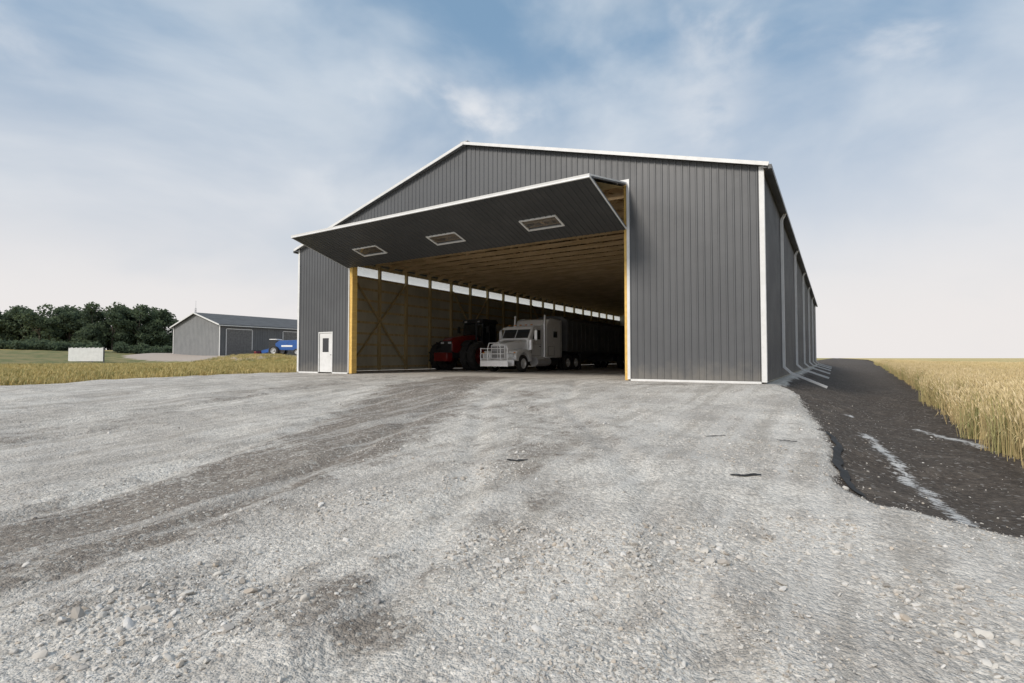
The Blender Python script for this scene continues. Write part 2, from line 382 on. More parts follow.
# ------------------------------------------------------------------ machine shed
XL,XR,YF,YB=-25.06,-1.81,17.52,67.5; XC=(XL+XR)/2; HW=(XR-XL)/2; EV=6.8; RISE=3.28
def zr(x): return EV+RISE*(1-abs(x-XC)/HW)
OL,OR,OT=-20.85,-6.2,7.1
shed=empty('machine_shed')
mb=MB()
DL,DR,DT=-23.22,-22.2,2.12
def fr(u):
    x=u; t=zr(x)
    if OL<x<OR: return [(OT,t)]
    if DL<x<DR: return [(DT,t)]
    return [(.06,t)]
corr(mb,(0,YF,0),(1,0,0),(0,0,1),(0,-1,0),XL,XR,fr,(OL,OR,DL,DR,XC))
mb.obj('front_wall',M_wall,shed,sm=False)
mb=MB()
corr(mb,(XR,0,0),(0,1,0),(0,0,1),(1,0,0),YF,YB,lambda u:[(.06,EV)])
mb.obj('right_wall',M_wall,shed,sm=False)
mb=MB()
corr(mb,(XL,0,0),(0,1,0),(0,0,1),(-1,0,0),YF,YB,lambda u:[(.06,5.95),(6.5,EV)])
corr(mb,(0,YB,0),(1,0,0),(0,0,1),(0,1,0),XL,XR,lambda u:[(.06,zr(u))],(XC,))
mb.obj('rear_and_left_wall',M_wall,shed,sm=False)
mb=MB(); mb.box((XL-.012,YF+.1,5.93),(XL-.006,YB-.1,6.52)); mb.obj('translucent_eave_light',M_poly,shed,sm=False)
mb=MB()
mb.box((XL+.03,YF+.05,.02),(XL+.05,YB-.06,5.94)); mb.box((XL+.03,YF+.05,6.5),(XL+.05,YB-.06,EV-.05))
mb.box((XR-.05,YF+.05,.02),(XR-.03,YB-.06,EV-.05)); mb.box((XL+.06,YB-.05,.02),(XR-.06,YB-.03,EV))
mb.obj('interior_sheeting',M_liner,shed,sm=False)
# trims
mb=MB()
mb.box((XR-.10,YF-.045,.05),(XR+.045,YF-.026,EV+.0)); mb.box((XR+.026,YF-.022,.05),(XR+.045,YF+.13,EV))
mb.box((XL-.045,YF-.045,.05),(XL+.10,YF-.026,EV))
mb.box((OR-.003,YF-.05,.05),(OR+.10,YF-.026,OT+.1)); mb.box((OL-.08,YF-.05,.05),(OL-.02,YF-.026,OT+.1))
mb.box((OL-.02,YF-.05,OT+.0),(OR-.003,YF-.026,OT+.1))
mb.box((DL-.06,YF-.04,.05),(DL,YF-.026,DT+.06)); mb.box((DR,YF-.04,.05),(DR+.06,YF-.026,DT+.06)); mb.box((DL,YF-.04,DT),(DR,YF-.026,DT+.06))
mb.box((OR+.11,YF-.05,.0),(XR-.11,YF-.024,.07)); mb.box((XL+.11,YF-.05,.0),(DL-.07,YF-.024,.07)); mb.box((DR+.07,YF-.05,.0),(OL-.1,YF-.024,.07))
for sx in(-1,1):
    e=XC+sx*(HW+.2)
    mb.beam((XC,YF-.22,zr(XC)+.03),(e,YF-.22,zr(e)+.03),.03,.12)
mb.obj('white_trim',M_trim,shed,sm=False)
# roof
mb=MB()
for sx in(-1,1):
    e=XC+sx*(HW+.2)
    mb.add([(XC,YF-.2,zr(XC)+.03),(e,YF-.2,zr(e)+.03),(e,YB+.3,zr(e)+.03),(XC,YB+.3,zr(XC)+.03),
            (XC,YF-.2,zr(XC)+.08),(e,YF-.2,zr(e)+.08),(e,YB+.3,zr(e)+.08),(XC,YB+.3,zr(XC)+.08)],
           [(0,1,2,3),(7,6,5,4),(0,4,5,1),(1,5,6,2),(2,6,7,3)])
    y=YF
    while y<YB:
        mb.beam((XC,y,zr(XC)+.09),(e,y,zr(e)+.09),.03,.03); y+=.6
mb.beam((XC,YF-.2,zr(XC)+.1),(XC,YB+.3,zr(XC)+.1),.4,.04)
mb.obj('roof',M_roof,shed,sm=False)
mb=MB()
for sx,X in((1,XR),(-1,XL)):
    mb.box((min(X+sx*.03,X+sx*.18),YF-.18,EV-.12),(max(X+sx*.03,X+sx*.18),YB+.28,EV-.08))
    e=X+sx*.23; mb.box((e-.05,YF-.2,EV-.17),(e+.05,YB+.3,EV-.04))
mb.obj('gutter',M_wall,shed,sm=False)
# downspouts with long extensions lying on the bank
mb=MB()
for y in(23.2,31.6,40,48.4,56.8,65):
    x=XR+.09
    mb.box((x-.05,y-.04,.42),(x+.05,y+.04,EV-.4)); mb.beam((x,y,EV-.4),(x+.13,y,EV-.14),.08,.09)
    x2=XR+1.55; z2=float(height(x2,y))+.12
    mb.beam((x,y,.45),(x+.25,y+.0,.2),.09,.09); mb.beam((x+.25,y,.2),(x2,y,z2),.10,.09)
mb.obj('downspouts',M_trim,shed,sm=False)
# man door
mb=MB(); mb.box((DL+.02,YF-.012,.06),(DR-.02,YF+.035,DT-.01)); mb.obj('man_door_leaf',M_trim,shed,bevel=.008)
mb=MB(); mb.box((DL+.27,YF-.022,1.12),(DR-.27,YF-.014,1.85)); mb.obj('man_door_window',M_glass,shed,sm=False)
mb=MB(); mb.cyl((DR-.1,YF-.06,1.0),(DR-.1,YF-.012,1.0),.03); mb.obj('man_door_knob',M_chrome,shed)
# framing
mb=MB()
mb.box((OL-.02,YF-.015,.02),(OL+.18,YF+.3,OT)); mb.box((OR-.12,YF+.02,.02),(OR-.004,YF+.3,OT))
mb.box((OL+.19,YF+.02,OT-.0),(OR-.13,YF+.14,OT+.3))
mb.obj('door_posts',M_wood,shed,sm=False)
mb=MB()
y=YF+.9
ys_p=[]
while y<YB-.3: ys_p.append(y); y+=2.44
for y in ys_p:
    for X,s in((XL,1),(XR,-1)):
        a=X+s*.06;b=X+s*.26; mb.box((min(a,b),y-.07,.02),(max(a,b),y+.07,EV-.1))
mb.obj('wall_posts',M_post,shed,sm=False)
mb=MB()
for z in(.25,.95,1.65,2.35,3.05,3.75,4.45,5.15,5.85,6.58):
    for X,s in((XL,1),(XR,-1)):
        for ya,yb in zip(ys_p[:-1],ys_p[1:]):
            a=X+s*.06;b=X+s*.10; mb.box((min(a,b),ya+.075,z-.07),(max(a,b),yb-.075,z+.07))
for i in(1,5,10,14):
    a,b=ys_p[i],ys_p[i+1]
    mb.beam((XL+.29,a,.3),(XL+.29,b+2.3,5.9),.05,.16,up=(1,0,0)); mb.beam((XL+.35,b+2.3,.3),(XL+.35,a,5.9),.05,.16,up=(1,0,0))
x=XL+1
while x<XR-.5:
    mb.box((x-.04,YB-.25,.02),(x+.04,YB-.07,EV)); x+=2.44
mb.obj('girts_and_braces',M_post,shed,sm=False)
mb=MB(); y=YF+.45
while y<YB-.2:
    mb.box((XL+.3,y-.022,EV-.10),(XR-.3,y+.022,EV+.12))
    for s in(-1,1):
        e=XC+s*(HW-.25)
        mb.beam((XC,y,zr(XC)-.3),(e,y,zr(e)-.27),.045,.2)
        pb=[0,.2,.42,.66]; pt=[0,.31,.55,.8]
        for j in range(4):
            xb=XC+s*HW*pb[j]; xt=XC+s*HW*pt[j]
            mb.beam((xb,y,EV+.13),(xt,y,zr(xt)-.42),.04,.1)
            if j<3: xb2=XC+s*HW*pb[j+1]; mb.beam((xb2,y+.05,EV+.13),(xt,y+.05,zr(xt)-.42),.04,.1)
    y+=1.22
mb.obj('roof_trusses',M_wood2,shed,sm=False)
mb=MB()
for s in(-1,1):
    k=.25
    while k<HW:
        x=XC+s*k; z=zr(x)-.09; mb.box((x-.02,YF+.05,z-.08),(x+.02,YB-.1,z+.06)); k+=.6
for k in(.2,.45,.7,.92):
    for s in(-1,1):
        x=XC+s*HW*k; mb.box((x-.07,YF+.4,EV+.125),(x+.07,YB-.3,EV+.165))
mb.obj('purlins',M_wood2,shed,sm=False)
mb=MB()
for sx in(-1,1):
    e=XC+sx*(HW-.1); mb.quad((XC,YF+.06,zr(XC)-.005),(e,YF+.06,zr(e)-.005),(e,YB-.06,zr(e)-.005),(XC,YB-.06,zr(XC)-.005))
mb.obj('roof_underside',M_post,shed,sm=False)
# bifold door
FY,FZ=14.2,6.33; IZ=5.38; IY=YF-.12
def leaf(name,A,Bp,nrm_up,wins,mat_):
    A=Vector(A);Bp=Vector(Bp);V=(Bp-A);Lh=V.length;V=V/Lh;U=Vector((1,0,0));N=U.cross(V)
    if (N.z>0)!=nrm_up:N=-N
    mb=MB()
    def rg(u):
        x=u+OL-.05
        for wx in wins:
            if abs(x-wx)<.72: return [(0,.92),(1.62,Lh)]
        return [(0,Lh)]
    br=[w-.72-(OL-.05) for w in wins]+[w+.72-(OL-.05) for w in wins]
    corr(mb,A-Vector((A.x-(OL-.05),0,0)),U,V,N,0,OR-OL+.06,rg,br,h=.016)
    mb.obj(name+'_skin',mat_,shed,sm=False)
    fr_=MB(); W0,W1=OL-.05,OR+.01
    def pt(x,v,n): q=A+V*v+N*n; return (x,q.y,q.z)
    for v in(.06,.86,1.69,Lh-.06): fr_.beam(pt(W0+.03,v,-.06),pt(W1-.03,v,-.06),.08,.08,up=N)
    x=W0+.06
    while x<W1:
        if all(abs(x-w_)>.74 for w_ in wins): fr_.beam(pt(x,.1,-.07),pt(x,Lh-.1,-.07),.05,.05,up=N)
        x+=.915
    fr_.obj(name+'_frame',M_steel,shed,sm=False)
    tr=MB()
    tr.beam(pt(W0-.01,Lh+.02,-.02),pt(W1+.01,Lh+.02,-.02),.04,.07,up=N)
    for X in(W0-.015,W1+.0): tr.beam(pt(X,.0,-.03),pt(X,Lh-.01,-.03),.025,.07,up=N)
    for wx in wins:
        for a in(.92,1.62): tr.beam(pt(wx-.76,a,.012),pt(wx+.76,a,.012),.065,.05,up=N)
        for a in(-.73,.73): tr.beam(pt(wx+a,.955,.012),pt(wx+a,1.585,.012),.065,.05,up=N)
    tr.obj(name+'_trim',M_trim,shed,sm=False)
    if wins:
        g=MB()
        for wx in wins: g.quad(pt(wx-.7,.95,0),pt(wx+.7,.95,0),pt(wx+.7,1.59,0),pt(wx-.7,1.59,0))
        g.obj(name+'_glass',M_wglass,shed,sm=False)
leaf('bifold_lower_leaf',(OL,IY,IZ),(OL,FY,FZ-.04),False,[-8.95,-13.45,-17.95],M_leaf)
leaf('bifold_upper_leaf',(OL,YF-.08,OT-.02),(OL,FY,FZ+.06),True,[],M_wall)
mb=MB(); mb.quad((OL+.1,YF-.12,OT-.16),(OR-.1,YF-.12,OT-.16),(OR-.1,FY+.25,FZ-.04),(OL+.1,FY+.25,FZ-.04)); mb.obj('upper_leaf_girt_face',M_post,shed,sm=False)

# ------------------------------------------------------------------ geotextile + scraps
def ribbon(mb,pts,w,lift=.03,seed=0,wob=.02):
    r=random.Random(seed); L=[]; n=len(pts)
    for i,(x,y) in enumerate(pts):
        if i<n-1: dx,dy=pts[i+1][0]-x,pts[i+1][1]-y
        l=math.hypot(dx,dy); nx_,ny_=-dy/l,dx/l; t=i/(n-1)
        ww=w*(.35+.65*math.sin(math.pi*t)**.5)*r.uniform(.75,1.15)
        row=[]
        for k in(-1,-.3,.4,1):
            X=x+nx_*ww*k/2;Y=y+ny_*ww*k/2; row.append((X,Y,float(height(X,Y))+lift+r.uniform(0,wob)*(1 if abs(k)<1 else .1)))
        L.append(row)
    for a,b in zip(L[:-1],L[1:]):
        for k in range(3): mb.quad(a[k],b[k],b[k+1],a[k+1])
mb=MB(); e=[]
yy=6.1
while yy<9.6: e.append((float(np.interp(yy,[5.85,6.5,9.2,13],[.31,.05,-.08,-.5]))+.04+.03*math.sin(yy*3.1)+.015*math.sin(yy*9),yy)); yy+=.10
ribbon(mb,e,.10,.03,1,.012); mb.obj('geotextile_edge',M_black,sm=True,angle=80)
for k_,(cx,cy,ln,an,w) in enumerate([(-3.4,5.5,.26,.45,.035),(-.85,6.15,.34,.5,.045),(-1.55,8.2,.32,.55,.03),(-.6,8.35,.30,.6,.03)]):
    mb=MB(); ribbon(mb,[(cx+ln*(t-.5)*math.cos(an),cy+ln*(t-.5)*math.sin(an)+.012*math.sin(t*9+k_)) for t in np.linspace(0,1,11)],w,.012,k_+5,.012); mb.obj('fabric_scrap',M_black)

# ------------------------------------------------------------------ vehicles
def wheel(parent,c,r,w,name,rimm=M_rim,out=1,n=30,lug=False):
    mb=MB()
    prof=[(-w*.36,r*.58),(-w*.48,r*.72),(-w*.5,r*.86),(-w*.42,r*.97),(-w*.2,r),(w*.2,r),(w*.42,r*.97),(w*.5,r*.86),(w*.48,r*.72),(w*.36,r*.58)]
    mb.lathe(c,prof,0,n)
    if lug:
        for i in range(22):
            t=2*math.pi*i/22; s=1 if i%2 else -1
            a=Vector((c[0]+s*w*.5,c[1]+r*.99*math.cos(t),c[2]+r*.99*math.sin(t))); b=Vector((c[0]-s*w*.02,c[1]+r*1.0*math.cos(t+.2),c[2]+r*1.0*math.sin(t+.2)))
            mb.beam(a,b,.06,.09,0,up=(0,math.cos(t),math.sin(t)))
    mb.lathe(c,[(out*w*.36,r*.6),(out*w*.40,r*.56),(out*w*.30,r*.52),(out*w*.12,r*.42),(out*w*.12,r*.22),(out*w*.34,r*.18),(out*w*.36,0.001)],1,n)
    mb.lathe(c,[(-out*w*.36,r*.58),(-out*w*.1,r*.5),(-out*w*.05,0.001)],1,n)
    return mb.obj(name,[M_tire,rimm],parent,angle=40)

TX,TY=-16.0,23.7
truck=empty('semi_truck',(TX,TY,float(height(TX,TY))+.0)); truck.scale=(.95,.95,.95)
mb=MB()
def sec(y,hw,z0,z1,c=.12): return [(-hw,y,z0),(hw,y,z0),(hw,y,z1-c),(hw-c*1.2,y,z1),(-hw+c*1.2,y,z1),(-hw,y,z1-c)]
mb.loft([sec(.22,.56,.75,1.68),(sec(.5,.62,.8,1.76)),(sec(1.2,.74,.85,1.88)),(sec(2.05,.92,.9,2.0))]); mb.obj('hood',M_ppaint,truck,bevel=.04)
for s in(-1,1):
    mb=MB(); arc=[(1.18+.66*math.cos(t),.52+.66*math.sin(t)) for t in np.linspace(math.radians(10),math.radians(168),11)]
    poly=[(.28,.72),(.22,1.05),(.42,1.26),(1.0,1.38),(1.6,1.34),(2.05,1.15),(2.1,.62)]+[a for a in arc if True]
    a,b=(.58,1.2) if s>0 else(-1.2,-.58); mb.prism(poly,a,b); mb.obj('fender',M_ppaint,truck,bevel=.03)
    mb=MB(); mb.box((s*.9-.17,.17,.88),(s*.9+.17,.24,1.1)); mb.obj('headlight',M_lamp,truck,bevel=.03)
    mb=MB(); mb.box((s*1.1-.05,.2,1.13),(s*1.1+.05,.26,1.2)); mb.obj('turn_signal',M_amber,truck,bevel=.01)
mb=MB(); mb.box((-.5,.13,.78),(.5,.2,1.62)); mb.obj('grille_surround',M_chrome,truck,bevel=.03)
mb=MB(); mb.box((-.43,.115,.84),(.43,.127,1.56)); mb.obj('grille_opening',M_dark,truck)
mb=MB()
for i in range(9): mb.box((-.42,.10,.88+i*.078),(.42,.114,.902+i*.078))
mb.box((-.015,.095,.84),(.015,.099,1.56)); mb.obj('grille_bars',M_chrome,truck)
mb=MB(); mb.box((-1.2,-.02,.38),(1.2,.11,.76)); mb.obj('bumper',M_chrome,truck,bevel=.04)
mb=MB()
for z in(.5,.8,1.1,1.4):
    mb.path([(-1.15,.02,z),(-.95,-.28,z),(.95,-.28,z),(1.15,.02,z)],.026)
for x in(-.95,-.45,.45,.95): mb.cyl((x,-.28,.35),(x,-.28,1.44),.03)
mb.path([(-.45,-.28,1.4),(-.35,-.28,1.72),(.35,-.28,1.72),(.45,-.28,1.4)],.026)
mb.box((-.95,-.30,.36),(.95,-.26,.66))
for x in(-.45,.45): mb.beam((x,-.25,.5),(x,.0,.5),.05,.2)
mb.obj('moose_guard',M_chrome,truck)
# cab
mb=MB(); mb.prism([(2.0,.85),(2.0,2.0),(2.46,2.74),(2.62,2.86),(3.7,2.93),(3.7,.85)],-1.03,1.03); mb.obj('cab',M_ppaint,truck,bevel=.06)
mb=MB()
def wq(x0,x1,t0,t1):
    f=lambda t:(2.0+.46*t-.02,2.0+.74*t+.012); a=f(t0);b=f(t1); mb.quad((x0,a[0],a[1]),(x1,a[0],a[1]),(x1-.0,b[0],b[1]),(x0,b[0],b[1]))
wq(-.93,-.03,.1,.93); wq(.03,.93,.1,.93)
for s in(-1,1):
    x=s*1.036; mb.add([(x,2.42,2.02),(x,3.42,2.02),(x,3.42,2.62),(x,2.72,2.62)],[(0,1,2,3)])
mb.obj('cab_windows',M_glass,truck,sm=False)
mb=MB(); mb.add([(-1.05,2.34,2.78),(1.05,2.34,2.78),(1.05,2.18,2.62),(-1.05,2.18,2.62),(-1.05,2.5,2.8),(1.05,2.5,2.8)],[(0,1,2,3),(0,4,5,1)]); mb.obj('sun_visor',M_ppaint,truck)
mb=MB()
for s in(-1,1):
    x=s*1.036
    for a,b in(((x,2.3,1.0),(x,2.3,1.95)),((x,3.5,1.0),(x,3.5,2.7)),((x,2.3,1.0),(x,3.5,1.0)),((x,2.3,1.72),(x,3.5,1.72))): mb.beam(a,b,.012,.012)
    mb.box((x-.01,3.3,1.55),(x+.02,3.44,1.6))
mb.obj('door_seams',M_dark,truck)
mb=MB()
for x in(-.8,-.4,0,.4,.8): mb.box((x-.06,2.66,2.9),(x+.06,2.78,2.96))
mb.obj('roof_lights',M_amber,truck,bevel=.015)
mb=MB()
for s in(-1,1):
    mb.box((s*1.3-.09,2.36,1.95),(s*1.3+.09,2.44,2.55)); mb.path([(s*1.02,2.4,2.7),(s*1.3,2.4,2.62),(s*1.3,2.4,1.9),(s*1.02,2.4,1.85)],.018,n=6)
    mb.cyl((s*1.1,2.12,1.35),(s*1.1,2.12,1.95),.17,n=18); mb.cyl((s*1.1,2.12,1.95),(s*1.1,2.12,2.05),.17,n=18,r2=.08)
    mb.cyl((s*1.12,3.82,.9),(s*1.12,3.82,3.0),.10); mb.cyl((s*1.12,3.82,3.0),(s*1.12,3.88,3.62),.065)
    mb.cyl((s*.95,2.75,.62),(s*.95,4.5,.62),.3,n=22)
mb.obj('chrome_fittings',M_chrome,truck)
mb=MB(); mb.prism([(3.95,.85),(3.95,3.0),(4.25,3.36),(4.6,3.44),(6.15,3.44),(6.15,.85)],-1.2,1.2); mb.obj('sleeper',M_ppaint,truck,bevel=.07)
mb=MB(); mb.prism([(3.6,2.7),(3.6,2.96),(3.94,3.0),(3.94,2.7)],-1.0,1.0); mb.box((-1.0,3.71,.9),(1.0,3.94,2.68)); mb.obj('cab_extender',M_ppaint,truck)
mb=MB()
for s in(-1,1):
    x=s*1.206; mb.quad((x,4.9,2.2),(x,5.45,2.2),(x,5.45,2.6),(x,4.9,2.6))
mb.obj('sleeper_windows',M_glass,truck,sm=False)
mb=MB()
for s in(-1,1):
    x=s*1.206
    for a,b in(((x,4.2,1.0),(x,4.2,1.6)),((x,5.0,1.0),(x,5.0,1.6)),((x,4.2,1.6),(x,5.0,1.6)),((x,4.2,1.0),(x,5.0,1.0)),((x,5.9,.9),(x,5.9,3.3))): mb.beam(a,b,.012,.012)
mb.obj('sleeper_seams',M_dark,truck)
mb=MB()
for s in(-1,1): mb.box((s*.42-.05,.3,.62),(s*.42+.05,9.0,.86))
for y in(1.2,7.15,8.45): mb.cyl((-1.0,y,.52),(1.0,y,.52),.09)
mb.box((-.35,.5,.5),(.35,3.5,.8)); mb.box((-.45,7.3,.87),(.45,8.3,.98))
for s in(-1,1):
    mb.box((s*.95-.25,9.0,.2),(s*.95+.25,9.03,.95)); mb.box((s*1.0-.2,4.6,.4),(s*1.0+.2,5.6,.82))
    for y in(7.15,8.45):
        pts=[(s*.95,y+.62*math.cos(t),.52+.62*math.sin(t)) for t in np.linspace(.3,2.84,8)]
        for a,b in zip(pts[:-1],pts[1:]): mb.beam(a,b,.55,.02)
mb.obj('chassis',M_dark,truck)
for s in(-1,1):
    wheel(truck,(s*1.03,1.18,.52),.52,.30,'front_wheel',M_chrome,s)
    for y in(7.15,8.45):
        wheel(truck,(s*1.06,y,.52),.52,.27,'drive_wheel',M_chrome,s); wheel(truck,(s*.74,y,.52),.52,.27,'inner_drive_wheel',M_rim,s)
trl=empty('grain_trailer',(TX,TY,float(height(TX,TY)))); trl.scale=(.95,.95,.95)
mb=MB()
secp=[(-1.27,1.35),(1.27,1.35),(1.27,3.45),(.9,3.72),(.0,3.82),(-.9,3.72),(-1.27,3.45)]
mb.prism(secp,6.75,20.5,axis='y'); mb.obj('box_body',M_tarp,trl,bevel=.03)
mb=MB(); y=6.9
while y<20.4:
    for s in(-1,1): mb.box((s*1.275-.025,y-.03,1.36),(s*1.275+.025,y+.03,3.44))
    y+=.75
for s in(-1,1): mb.box((s*1.28-.03,6.75,3.4),(s*1.28+.03,20.5,3.5)); mb.box((s*1.28-.03,6.75,1.28),(s*1.28+.03,20.5,1.38))
mb.obj('ribs_and_rails',M_steel,trl,sm=False)
mb=MB()
for y in(11.2,14.6): mb.loft([[(-1.1,y-1.4,1.34),(1.1,y-1.4,1.34),(1.1,y+1.4,1.34),(-1.1,y+1.4,1.34)],[(-.35,y-.35,.6),(.35,y-.35,.6),(.35,y+.35,.6),(-.35,y+.35,.6)]])
mb.box((-.5,6.9,1.05),(.5,20.3,1.27)); mb.box((-.5,17.4,.55),(.5,20,1.04))
for s in(-1,1): mb.box((s*.9-.06,9.6,.05),(s*.9+.06,9.75,1.3))
mb.obj('hoppers_and_frame',M_tarp,trl)
for s in(-1,1):
    for y in(17.9,19.2): wheel(trl,(s*1.06,y,.52),.52,.5,'trailer_wheel',M_rim,s)

# articulated tractor
AX,AY=-21.2,25.6
trc=empty('articulated_tractor',(AX,AY,float(height(AX,AY))))
mb=MB()
def hs(y,hw,z0,z1): return [(-hw,y,z0),(hw,y,z0),(hw,y,z1-.2),(hw-.18,y,z1),(-hw+.18,y,z1),(-hw,y,z1-.2)]
mb.loft([hs(0,.48,1.25,1.95),hs(.25,.52,1.15,2.12),hs(1.6,.56,1.15,2.3),hs(2.7,.6,1.2,2.4)]); mb.obj('hood',M_red,trc,bevel=.05)
mb=MB(); mb.box((-.44,-.03,1.1),(.44,.3,1.9)); mb.box((-.5,-.05,.8),(.5,2.8,1.14)); mb.box((-.45,2.8,.85),(.45,6.2,1.25)); mb.cyl((0,3.6,.6),(0,3.6,1.5),.3); mb.cyl((.7,2.3,1.6),(.7,2.3,3.4),.07)
mb.obj('grille_and_frame',M_dark,trc,bevel=.02)
mb=MB()
for s in(-1,1): mb.box((s*.3-.12,-.06,1.72),(s*.3+.12,-.035,1.84)); mb.box((s*.55-.1,2.75,3.26),(s*.55+.1,2.79,3.36))
mb.obj('work_lights',M_lamp,trc)
mb=MB(); mb.box((-.55,-.6,.6),(.55,-.05,1.15)); mb.obj('front_weights',M_red,trc,bevel=.04)
mb=MB(); mb.prism([(2.85,1.65),(2.75,2.4),(2.95,3.22),(4.5,3.22),(4.6,1.65)],-.78,.78); mb.obj('cab_glass',M_glass,trc)
mb=MB(); mb.prism([(2.75,3.23),(2.8,3.42),(3.0,3.5),(4.5,3.5),(4.7,3.36),(4.7,3.23)],-.88,.88); mb.obj('cab_roof',M_dark,trc,bevel=.05)
mb=MB(); mb.prism([(2.8,1.25),(2.8,1.64),(4.65,1.64),(4.65,1.25)],-.82,.82)
mb.prism([(4.7,1.3),(4.7,1.8),(6.1,1.7),(6.2,1.3)],-.6,.6); mb.obj('rear_body',M_red,trc,bevel=.05)
mb=MB()
for s in(-1,1):
    mb.beam((s*.8,2.82,1.65),(s*.8,2.97,3.23),.07,.07); mb.beam((s*.8,4.55,1.65),(s*.8,4.48,3.23),.07,.07); mb.beam((s*.8,3.7,1.65),(s*.8,3.7,3.23),.05,.05)
    for y in(1.3,5.4):
        pts=[(s*1.05,y+1.05*math.cos(t),.93+1.05*math.sin(t)) for t in np.linspace(.7,2.44,7)]
        for a,b in zip(pts[:-1],pts[1:]): mb.beam(a,b,.6,.03)
    mb.path([(s*.8,2.95,2.9),(s*1.25,2.85,2.9)],.02,n=6); mb.box((s*1.25-.1,2.82,2.55),(s*1.25+.1,2.88,3.0))
    mb.box((s*.95-.2,3.0,.7),(s*.95+.2,3.6,1.25))
for y in(1.3,5.4): mb.cyl((-1.7,y,.93),(1.7,y,.93),.14)
mb.obj('pillars_fenders_axles',M_dark,trc)
for s in(-1,1):
    for y in(1.3,5.4):
        for k,x in(('inner',.98),('outer',1.58)): wheel(trc,(s*x,y,.93),.93,.52,k+'_wheel',M_red,s,32,True)

# ------------------------------------------------------------------ machine shop (distant)
SX0,SX1,SY0,SY1=-90.2,-76.3,40.4,66; SB=1.2; SE=SB+4.55; SR=SB+6.5; SC=(SX0+SX1)/2
shop=empty('farm_shop')
M_gab_lit=mat('shop_steel_lit_gable',(.24,.245,.25),(.21,.215,.22),.8,.5)  # sunlit tone of the gable painted in as a lighter albedo
M_side_shaded=mat('shop_steel_shaded_side',(.125,.13,.135),(.11,.115,.12),.8,.5)  # same shop steel, painted darker for the shaded long sides
szr=lambda x:SE+(SR-SE)*(1-abs(x-SC)/((SX1-SX0)/2))
mb=MB(); corr(mb,(0,SY0,0),(1,0,0),(0,0,1),(0,-1,0),SX0,SX1,lambda u:[(SB-.8,szr(u))],(SC,),pitch=.4,h=.03); mb.obj('gable_wall',M_gab_lit,shop,sm=False)
mb=MB(); corr(mb,(SX1,0,0),(0,1,0),(0,0,1),(1,0,0),SY0,SY1,lambda u:[(SB-.8,SE)],pitch=.4,h=.03)
corr(mb,(SX0,0,0),(0,1,0),(0,0,1),(-1,0,0),SY0,SY1,lambda u:[(SB-.8,SE)],pitch=.4,h=.03); mb.quad((SX0,SY1,SB-.8),(SX1,SY1,SB-.8),(SX1,SY1,SE),(SX0,SY1,SE)); mb.obj('side_walls',M_side_shaded,shop,sm=False)
M_sroof=mat('shop_roof_steel',(.13,.135,.14),(.115,.12,.125),1,.8,spec=.1)
mb=MB()
for s in(-1,1):
    e=SC+s*7.3; ze=szr(e)
    mb.add([(SC,SY0-.4,SR+.03),(e,SY0-.4,ze+.03),(e,SY1+.4,ze+.03),(SC,SY1+.4,SR+.03),(SC,SY0-.4,SR+.13),(e,SY0-.4,ze+.13),(e,SY1+.4,ze+.13),(SC,SY1+.4,SR+.13)],[(0,1,2,3),(7,6,5,4),(0,4,5,1),(1,5,6,2),(2,6,7,3)])
mb.obj('roof',M_sroof,shop,sm=False)
mb=MB()
for s in(-1,1):
    e=SC+s*7.35; mb.beam((SC,SY0-.44,SR+.05),(e,SY0-.44,szr(e)+.05),.05,.2)
    mb.box((e-.05,SY0-.4,szr(e)-.1),(e+.08,SY1+.4,szr(e)+.02))
mb.box((SX1-.12,SY0-.09,SB-.8),(SX1+.06,SY0-.04,SE)); mb.box((SX0-.06,SY0-.09,SB-.8),(SX0+.12,SY0-.04,SE))
for y0,y1,z1 in((41.3,45.2,3.9),(50.5,54.5,3.9)):
    mb.box((SX1+.04,y0-.1,SB),(SX1+.09,y0,SB+z1)); mb.box((SX1+.04,y1,SB),(SX1+.09,y1+.1,SB+z1)); mb.box((SX1+.04,y0,SB+z1),(SX1+.09,y1,SB+z1+.1))
mb.obj('white_trim',M_trim,shop,sm=False)
mb=MB()
for y0,y1,z1 in((41.3,45.2,3.9),(50.5,54.5,3.9)):
    z=SB
    while z<SB+z1-.1: mb.box((SX1+.035,y0,z),(SX1+.06,y1,z+.56)); z+=.58
mb.obj('overhead_doors',M_steel,shop,sm=False)
mb=MB(); bx,by=-95,46; bz=float(height(bx,by))
for k in range(3):
    t=k*2.094; mb.cyl((bx+.25*math.cos(t),by+.25*math.sin(t),bz-.2),(bx+.1*math.cos(t),by+.1*math.sin(t),9.6),.035,n=5)
for z in np.arange(bz,9.5,.8):
    for k in range(3):
        t=k*2.094;u=t+2.094; r=.25-.15*(z-bz)/(9.6-bz); mb.cyl((bx+r*math.cos(t),by+r*math.sin(t),z),(bx+r*math.cos(u),by+r*math.sin(u),z+.6),.015,n=4)
mb.cyl((bx,by,9.5),(bx,by,10.9),.02,n=5); mb.obj('radio_mast',M_roof)
fen=empty('windbreak_fence',(-86.8,27.9,float(height(-86.8,27.9))),math.radians(32))
mb=MB()
for i in range(24): mb.box((-2.4+i*.2,0,.1),(-2.4+i*.2+.18,.03,1.9+.04*(i%3)))
mb.obj('slats',M_slat,fen,sm=False)
mb=MB()
for x in(-2.4,-.8,.8,2.4): mb.box((x-.06,.06,-.3),(x+.06,.18,2.05))
for z in(.5,1.5): mb.box((-2.4,.031,z),(2.4,.06,z+.1))
mb.obj('posts_and_rails',M_steel,fen,sm=False)

